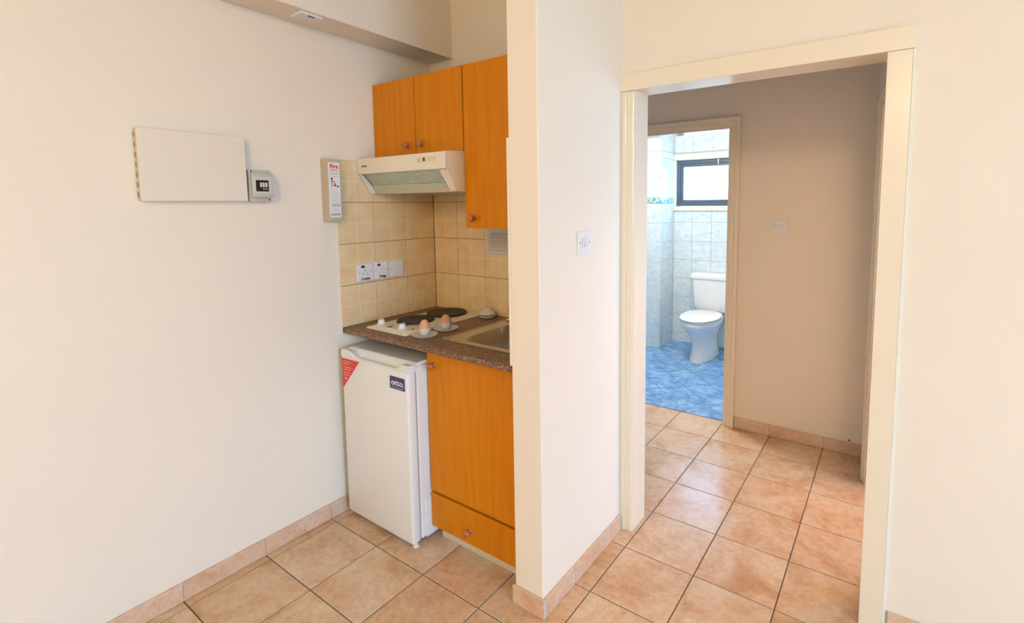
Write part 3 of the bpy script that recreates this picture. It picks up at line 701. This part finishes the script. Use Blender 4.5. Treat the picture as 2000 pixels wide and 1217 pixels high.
# ------------------------------------------------------------------ small things on the walls
# three sockets on the splashback (faces +x)
def plate_x(name, label, cat, x, y0, y1, z0, z1, group=None, mt=PLATE, th=0.010):
    t = thing(name, label, cat, (x, (y0+y1)/2, z0), group)
    pl = obj('plate', B(x, x+th, y0, y1, z0, z1, bev=0.002), mt, t)
    return t, pl
def screw(par, x, y, z, m=GREYP): obj('screw', lathe(bmesh.new(), [(0.0032, 0), (0.0032, 0.0012), (0, 0.0014)], (x, y, z), 'x', 10), m, par)
SX = TF + 0.0005
t, pl = plate_x('switched_socket', 'white socket with red rocker lettered Cooker on the splashback', 'socket', SX, -0.110, -0.020, 1.131, 1.217)
obj('rocker', B(SX+0.009, SX+0.0125, -0.088, -0.070, 1.196, 1.208, bev=0.001), REDSW, pl)
for y, z in ((-0.100, 1.176), (-0.032, 1.176)): screw(pl, SX+0.0095, y, z)
for y, z, a, b in ((-0.066, 1.182, 0.006, 0.002), (-0.076, 1.164, 0.002, 0.006), (-0.054, 1.164, 0.002, 0.006)):
    obj('pin_hole', B(SX+0.0095, SX+0.0104, y-a/1, y+a/1, z-b/1, z+b/1), GREYP, pl)
lettering('lettering', 'Cooker', 0.0165, (SX+0.0104, -0.065, 1.136), (0, 1, 0), (0, 0, 1), BLACK, pl, bold=0.0006, align='CENTER')
t, pl = plate_x('switched_socket', 'white socket with red rocker lettered Fridge on the splashback', 'socket', SX, -0.016, 0.074, 1.131, 1.217)
obj('rocker', B(SX+0.009, SX+0.0125, 0.006, 0.022, 1.196, 1.208, bev=0.001), REDSW, pl)
for y, z in ((-0.006, 1.174), (0.062, 1.174)): screw(pl, SX+0.0095, y, z)
for y, z, a, b in ((0.029, 1.182, 0.002, 0.006), (0.018, 1.162, 0.006, 0.002), (0.042, 1.162, 0.006, 0.002)):
    obj('pin_hole', B(SX+0.0095, SX+0.0102, y-a, y+a, z-b, z+b), mat('light_grey_slot', (0.5, 0.48, 0.46), 0.5), pl)
lettering('lettering', 'Fridge', 0.0165, (SX+0.0104, 0.036, 1.137), (0, 1, 0), (0, 0, 1), BLACK, pl, bold=0.0006, align='CENTER')
t, pl = plate_x('blank_socket_plate', 'plain white outlet plate with two screws beside the sockets', 'outlet plate', SX, 0.078, 0.166, 1.131, 1.217)
for y in (0.090, 0.154): screw(pl, SX+0.0095, y, 1.174)
obj('cable_outlet', lathe(bmesh.new(), [(0.013, 0), (0.012, 0.0015), (0, 0.002)], (SX+0.0095, 0.122, 1.174), 'x', 20), PLATE, pl, smooth=True)

# light switches
t, pl = plate_x('light_switch', 'white two-rocker light switch on the side of the partition', 'light switch', XP1, 0.036, 0.128, 1.311, 1.401, th=0.009)
for y in (0.071, 0.091): obj('rocker', prism(bmesh.new(), [(XP1+0.008, 1.338), (XP1+0.0105, 1.338), (XP1+0.014, 1.374), (XP1+0.008, 1.374)], 'y', y-0.0065, y+0.0065, 0.0006), PLATE, pl)
obj('rocker_gap', B(XP1+0.0088, XP1+0.0094, 0.0615, 0.0635, 1.338, 1.374), GREYP, pl)
obj('rocker_gap', B(XP1+0.0088, XP1+0.0098, 0.0795, 0.0825, 1.338, 1.374), GREYP, pl)
obj('rocker_gap', B(XP1+0.0088, XP1+0.0098, 0.0985, 0.1005, 1.338, 1.374), GREYP, pl)
for y in (0.048, 0.116): screw(pl, XP1+0.0088, y, 1.356)
t = thing('light_switch', 'white single light switch on the hall wall beyond the doorway', 'light switch', (1.603, YH, 1.312))
pl = obj('plate', B(1.558, 1.648, YH-0.009, YH, 1.313, 1.393, bev=0.002), PLATE, t)
obj('rocker', B(1.592, 1.614, YH-0.013, YH-0.008, 1.338, 1.368, bev=0.0015), PLATE, pl)
for x in (1.571, 1.635): obj('screw', lathe(bmesh.new(), [(0.0035, 0), (0.0035, 0.0012), (0, 0.0014)], (x, YH-0.0088, 1.353), '-y', 10), GREYP, pl)

# access panel with piano hinge
PXF = 0.034
ap = thing('access_panel', 'cream painted access panel with side hinge on the left wall', 'wall panel', (0.017, -0.77, 1.527))
obj('box_frame', B(0.0, PXF-0.010, -0.947, -0.603, 1.529, 1.778), PANELM, ap)
obj('panel_door', B(PXF-0.009, PXF, -0.948, -0.601, 1.527, 1.780, bev=0.0015, seg=1), PANELM, ap)
hg = obj('hinge_leaf', B(0.006, PXF-0.003, -0.9500, -0.947, 1.530, 1.776), BRASS, ap)
for k in range(7):
    z = 1.540 + k*0.0345; obj('hinge_knuckle', B(0.015, 0.019, -0.9530, -0.9495, z, z+0.018, bev=0.001, seg=1), mat('dark_hinge', (0.30, 0.22, 0.14), 0.4, metal=0.4), hg)

# breaker box
bb = thing('breaker_box', 'grey breaker box with dark window beside the access panel', 'breaker box', (0.02, -0.55, 1.524))
obj('base', B(0.0, 0.030, -0.592, -0.508, 1.524, 1.653, bev=0.002), BREAK, bb)
cv = obj('cover', B(0.030, 0.050, -0.588, -0.508, 1.542, 1.640, bev=0.003), BREAK, bb)
obj('lid', B(0.049, 0.054, -0.583, -0.511, 1.553, 1.628, bev=0.002), mat('pale_breaker_lid', (0.60, 0.58, 0.54), 0.35), cv)
wd = obj('window', B(0.053, 0.0555, -0.577, -0.528, 1.566, 1.611), BREAKW, cv)
bm = bmesh.new()
for k in range(3): box(bm, 0.0545, 0.0565, -0.562+k*0.0105, -0.554+k*0.0105, 1.583, 1.602, 0.0008)
obj('breaker_toggle', bm, CREAMPL, wd)
obj('data_strip', B(0.055, 0.0558, -0.553, -0.532, 1.573, 1.578), GREYP, wd)
for y, z in ((-0.583, 1.647), (-0.516, 1.533)): screw(bb, 0.0298, y, z, BLACK)

# fire blanket case
fb = thing('fire_blanket_case', 'tall grey fire blanket case hung on the wall beside the tiles', 'fire blanket', (0.03, -0.234, 1.434))
cs = obj('case', B(0.0, 0.058, -0.266, -0.2025, 1.434, 1.718, bev=0.003), BOXM, fb)
lb = obj('printed_label', B(0.058, 0.0586, -0.263, -0.207, 1.452, 1.703), mat('white_label', (0.80, 0.78, 0.76), 0.5), cs)
lettering('lettering', 'Fire', 0.027, (0.0588, -0.2345, 1.676), (0, 1, 0), (0, 0, 1), REDP, lb, bold=0.0008, align='CENTER', wide=0.98)
lettering('lettering', 'Blanket', 0.0125, (0.0588, -0.2345, 1.6635), (0, 1, 0), (0, 0, 1), REDP, lb, align='CENTER')
def lines(name, par, x, y0, y1, zs, hgt, m, jag=0.3):
    for zz in zs:
        bm = bmesh.new(); y = y0 + random.uniform(0, (y1-y0)*0.15)
        while y < y1 - random.uniform(0, (y1-y0)*jag):
            l = random.uniform(0.004, 0.009); box(bm, x-0.0001, x+0.0002, y, min(y+l, y1), zz-hgt/2, zz+hgt/2); y += l+0.0016
        if bm.verts: obj(name, bm, m, par)
lines('text_line', lb, 0.0587, -0.257, -0.213, [1.653, 1.649], 0.0018, GREYP)
lines('text_line', lb, 0.0587, -0.253, -0.215, [1.638], 0.0015, GREYP)
# little drawing of a person and a flame
obj('pictogram_head', prism(bmesh.new(), rrect(-0.252, -0.243, 1.623, 1.633, 0.004, 4), 'x', 0.0586, 0.0588), BLACK, lb)
obj('pictogram_body', prism(bmesh.new(), [(-0.252, 1.622), (-0.244, 1.620), (-0.232, 1.617), (-0.232, 1.614), (-0.245, 1.614), (-0.246, 1.590), (-0.250, 1.590)], 'x', 0.0586, 0.0588), GREYP, lb)
obj('pictogram_flame', prism(bmesh.new(), [(-0.240, 1.594), (-0.237, 1.605), (-0.233, 1.612), (-0.229, 1.603), (-0.225, 1.594)], 'x', 0.0586, 0.0588), REDP, lb)
obj('pictogram_pan', prism(bmesh.new(), [(-0.226, 1.590), (-0.214, 1.591), (-0.214, 1.597), (-0.222, 1.597)], 'x', 0.0586, 0.0588), BLACK, lb)
lines('text_line', lb, 0.0587, -0.256, -0.214, [1.578, 1.568, 1.559, 1.550, 1.541, 1.532, 1.523], 0.0020, mat('pale_grey_print', (0.50, 0.49, 0.50), 0.6))
lines('text_line', lb, 0.0587, -0.257, -0.211, [1.511, 1.505], 0.0038, GREYP, 0.05)
lines('text_line', lb, 0.0587, -0.25, -0.217, [1.495, 1.488, 1.481], 0.0018, mat('pale_grey_print', (0.50, 0.49, 0.50), 0.6))
for k in range(4): obj('standards_mark', B(0.0586, 0.0588, -0.257+k*0.012, -0.249+k*0.012, 1.460, 1.470), GREYP, lb)

# paper notice under the tall cabinet
nt = thing('paper_notice', 'printed paper notice taped to the tiles under the tall cabinet', 'notice', (0.50, 0.403, 1.235))
YN = YK-TF-0.0006
pp = obj('sheet', B(0.405, 0.615, YN-0.0005, YN, 1.236, 1.395), PAPER, nt)
bmf = bmesh.new()
for x0, x1, z0, z1 in ((0.4145, 0.4155, 1.246, 1.352), (0.4145, 0.606, 1.246, 1.2475)): box(bmf, x0, x1, YN-0.0008, YN-0.0004, z0, z1)
obj('printed_border', bmf, GREYP, pp)
lettering('lettering', 'NOTICE', 0.010, (0.50, YN-0.0007, 1.3665), (1, 0, 0), (0, 0, 1), GREYP, pp, align='CENTER') if False else None
for k, zz in enumerate((1.353, 1.344, 1.335, 1.327, 1.316, 1.308, 1.299, 1.290, 1.281, 1.271, 1.262)):
    bm = bmesh.new(); x = 0.440 if k == 0 else 0.424; xe = 0.598 if k % 3 else 0.58
    while x < xe:
        l = random.uniform(0.006, 0.016); box(bm, x, x+l, YN-0.0008, YN-0.0004, zz-(0.0024 if k == 0 else 0.0015), zz+(0.0024 if k == 0 else 0.0015)); x += l+0.003
    obj('text_line', bm, GREYP, pp)

# plate under the beam
yy = -0.36; zz = zb(yy)
ju = thing('beam_junction_box', 'white junction plate with red mark under the ceiling beam', 'junction box', (0.13, yy, zz-0.012))
pl = obj('plate', prism(bmesh.new(), [(-0.410, zb(-0.410)), (-0.318, zb(-0.318)), (-0.318, zb(-0.318)-0.022), (-0.410, zb(-0.410)-0.022)], 'x', 0.078, 0.163, 0.002), PLATE, ju)
obj('mark', B(0.150, 0.1595, -0.377, -0.350, zz-0.0235, zz-0.020), REDSW, pl)

# nail hole in the hall wall
nl = obj('wall_hole', lathe(bmesh.new(), [(0.006, -0.001), (0.006, 0.0006), (0, 0.0006)], (2.016, YH, 0.086), '-y', 12), NAIL); tag(nl, 'small dark screw hole low on the hall wall above the skirting', 'screw')

# ------------------------------------------------------------------ bathroom fittings
TX = 0.68
tl = thing('toilet', 'white close-coupled toilet with closed lid on the blue tiles', 'toilet', (TX, 3.1, 0))
def egg_loop(cx, y0, y1, hw, z, n=36, sq=0.0):
    """oval with its blunt end at y1 (the wall) and round nose at y0"""
    pts = []; ym = y0 + (y1-y0)*0.52
    for k in range(n):
        a = 2*math.pi*k/n; c, s = math.cos(a), math.sin(a)
        e = 1.0 if s < 0 else 1-sq
        x = cx + hw*math.copysign(abs(c)**e, c)
        y = ym + ((y1-ym) if s > 0 else (ym-y0))*math.copysign(abs(s)**e, s)
        pts.append((x, y, z))
    return pts
lo = [egg_loop(TX, 2.975, 3.50, 0.112, 0.0, sq=0.4), egg_loop(TX, 2.978, 3.50, 0.110, 0.02, sq=0.4), egg_loop(TX, 3.005, 3.48, 0.094, 0.09, sq=0.4), egg_loop(TX, 3.015, 3.48, 0.088, 0.15, sq=0.4),
      egg_loop(TX, 2.995, 3.48, 0.100, 0.20, sq=0.35), egg_loop(TX, 2.945, 3.48, 0.128, 0.265, sq=0.3), egg_loop(TX, 2.885, 3.47, 0.158, 0.325, sq=0.25), egg_loop(TX, 2.858, 3.46, 0.173, 0.352, sq=0.25), egg_loop(TX, 2.853, 3.46, 0.177, 0.362, sq=0.25), egg_loop(TX, 2.852, 3.46, 0.178, 0.388, sq=0.25), egg_loop(TX, 2.860, 3.46, 0.172, 0.393, sq=0.25)]
obj('pan', loft(bmesh.new(), lo), CERAM, tl, smooth=True)
lo = [egg_loop(TX, 2.862, 3.37, 0.170, 0.3935, sq=0.25), egg_loop(TX, 2.850, 3.37, 0.180, 0.397, sq=0.25), egg_loop(TX, 2.848, 3.37, 0.181, 0.405, sq=0.25), egg_loop(TX, 2.862, 3.37, 0.170, 0.4085, sq=0.25)]
obj('seat', loft(bmesh.new(), lo), CERAM, tl, smooth=True)
lo = [egg_loop(TX, 2.862, 3.39, 0.170, 0.4095, sq=0.25), egg_loop(TX, 2.848, 3.39, 0.182, 0.4135, sq=0.25), egg_loop(TX, 2.844, 3.39, 0.185, 0.419, sq=0.25), egg_loop(TX, 2.852, 3.388, 0.178, 0.428, sq=0.25), egg_loop(TX, 2.90, 3.36, 0.14, 0.432, sq=0.25)]
obj('seat_lid', loft(bmesh.new(), lo), CERAM, tl, smooth=True)
for sx in (-0.10, 0.10): obj('hinge', lathe(bmesh.new(), [(0.011, 0), (0.011, 0.026), (0, 0.03)], (TX+sx, 3.405, 0.400), 'z', 14), CHROME, tl, smooth=True)
lo = [Z(rrect(TX-0.165, TX+0.165, 3.445, 3.612, 0.04), 0.405), Z(rrect(TX-0.182, TX+0.182, 3.428, 3.612, 0.035), 0.45), Z(rrect(TX-0.192, TX+0.192, 3.420, 3.612, 0.03), 0.735)]
obj('cistern', loft(bmesh.new(), lo), CERAM, tl, smooth=True)
lo = [Z(rrect(TX-0.208, TX+0.208, 3.408, 3.613, 0.03), 0.737), Z(rrect(TX-0.212, TX+0.212, 3.404, 3.613, 0.03), 0.765), Z(rrect(TX-0.206, TX+0.206, 3.410, 3.613, 0.03), 0.785), Z(rrect(TX-0.17, TX+0.17, 3.44, 3.605, 0.03), 0.792)]
obj('cistern_lid', loft(bmesh.new(), lo), CERAM, tl, smooth=True)
obj('flush_button', lathe(bmesh.new(), [(0.022, 0), (0.022, 0.006), (0.018, 0.009), (0, 0.01)], (TX, 3.52, 0.791), 'z', 20), CHROME, tl, smooth=True)
obj('supply_hose', tube(bmesh.new(), [(TX+0.08, 3.47, 0.30), (TX+0.13, 3.50, 0.325), (TX+0.2, 3.54, 0.335), (TX+0.28, 3.58, 0.33), (TX+0.34, 3.606, 0.31)], 0.008), RUBBER, tl, smooth=True)
obj('foot_screw', lathe(bmesh.new(), [(0.007, 0), (0.007, 0.003), (0, 0.005)], (TX+0.103, 3.28, 0.045), 'x', 10), CHROME, tl)
LAMP = bpy.data.materials.new('added_lamp_glow'); LAMP.use_nodes = True
_b = LAMP.node_tree.nodes['Principled BSDF']; _b.inputs['Emission Color'].default_value = (0.97, 0.92, 0.88, 1); _b.inputs['Emission Strength'].default_value = 165.0
lp = thing('added_ceiling_lamp', 'unseen opal ceiling lamp added to brighten the bathroom', 'ceiling lamp', (0.70, 2.10, 2.40))  # out-of-view lamp added to brighten the bathroom
obj('lamp_base', lathe(bmesh.new(), [(0.16, 0), (0.16, 0.02), (0, 0.021)], (0.70, 2.10, BZ-0.0215), 'z', 32), WHITE, lp, smooth=True)
obj('opal_shade', lathe(bmesh.new(), [(0.0, 0.0), (0.08, 0.008), (0.13, 0.035), (0.148, 0.075), (0.148, 0.078), (0, 0.078)], (0.70, 2.10, BZ-0.1), 'z', 24), LAMP, lp, smooth=True)
# the living room's pendant and an added bedroom one, both out of the picture
def pendant(x, y, zc, label, col, strength):
    pd = thing('pendant_lamp', label, 'pendant lamp', (x, y, zc-0.42))
    obj('ceiling_rose', lathe(bmesh.new(), [(0.05, 0), (0.05, 0.012), (0.03, 0.02), (0, 0.02)], (x, y, zc-0.0205), 'z', 24), WHITE, pd, smooth=True)
    obj('cord', tube(bmesh.new(), [(x, y, zc-0.10), (x, y, zc-0.015)], 0.004), WHITE, pd)
    m = bpy.data.materials.new('lit_warm_opal_glass'); m.use_nodes = True
    b = m.node_tree.nodes['Principled BSDF']; b.inputs['Emission Color'].default_value = (*col, 1); b.inputs['Emission Strength'].default_value = strength
    obj('opal_globe', lathe(bmesh.new(), [(0.16*math.sin(math.pi*k/10) if 0 < k < 10 else 0, 0.16*(1-math.cos(math.pi*k/10))) for k in range(11)], (x, y, zc-0.42), 'z', 20), m, pd, smooth=True)
pendant(2.6, -3.4, ZC, 'round opal glass pendant lamp lit with warm light in the living room', (1.0, 0.765, 0.39), 106.0)
pendant(2.85, 1.75, 2.6, 'unseen opal pendant added in the bedroom to warm the hall light', (1.0, 0.50, 0.23), 48.0)  # added in the bedroom to bring warm light into the hall
# wash basin, only its rim shows past the door jamb
bs = thing('wash_basin', 'white wash basin rim just past the doorway jamb in the bathroom', 'basin', (0.30, 2.45, 0))
bcx, bcy = 0.150, 2.44
lo = [egg_loop(bcx, bcy-0.10, bcy+0.10, 0.10, 0.62), egg_loop(bcx, bcy-0.16, bcy+0.16, 0.17, 0.70), egg_loop(bcx, bcy-0.205, bcy+0.205, 0.235, 0.79), egg_loop(bcx, bcy-0.21, bcy+0.21, 0.243, 0.81), egg_loop(bcx, bcy-0.205, bcy+0.205, 0.236, 0.82), egg_loop(bcx, bcy-0.17, bcy+0.17, 0.20, 0.812), egg_loop(bcx, bcy-0.10, bcy+0.10, 0.12, 0.73), egg_loop(bcx, bcy-0.03, bcy+0.03, 0.03, 0.71)]
obj('bowl', loft(bmesh.new(), lo), CERAM, bs, smooth=True)
obj('pedestal', lathe(bmesh.new(), [(0.11, 0), (0.10, 0.03), (0.07, 0.2), (0.065, 0.45), (0.08, 0.64)], (bcx-0.05, bcy, 0), 'z', 24), CERAM, bs, smooth=True)

for o in list(bpy.data.objects):
    if o.parent and o.get('category'): del o['category']
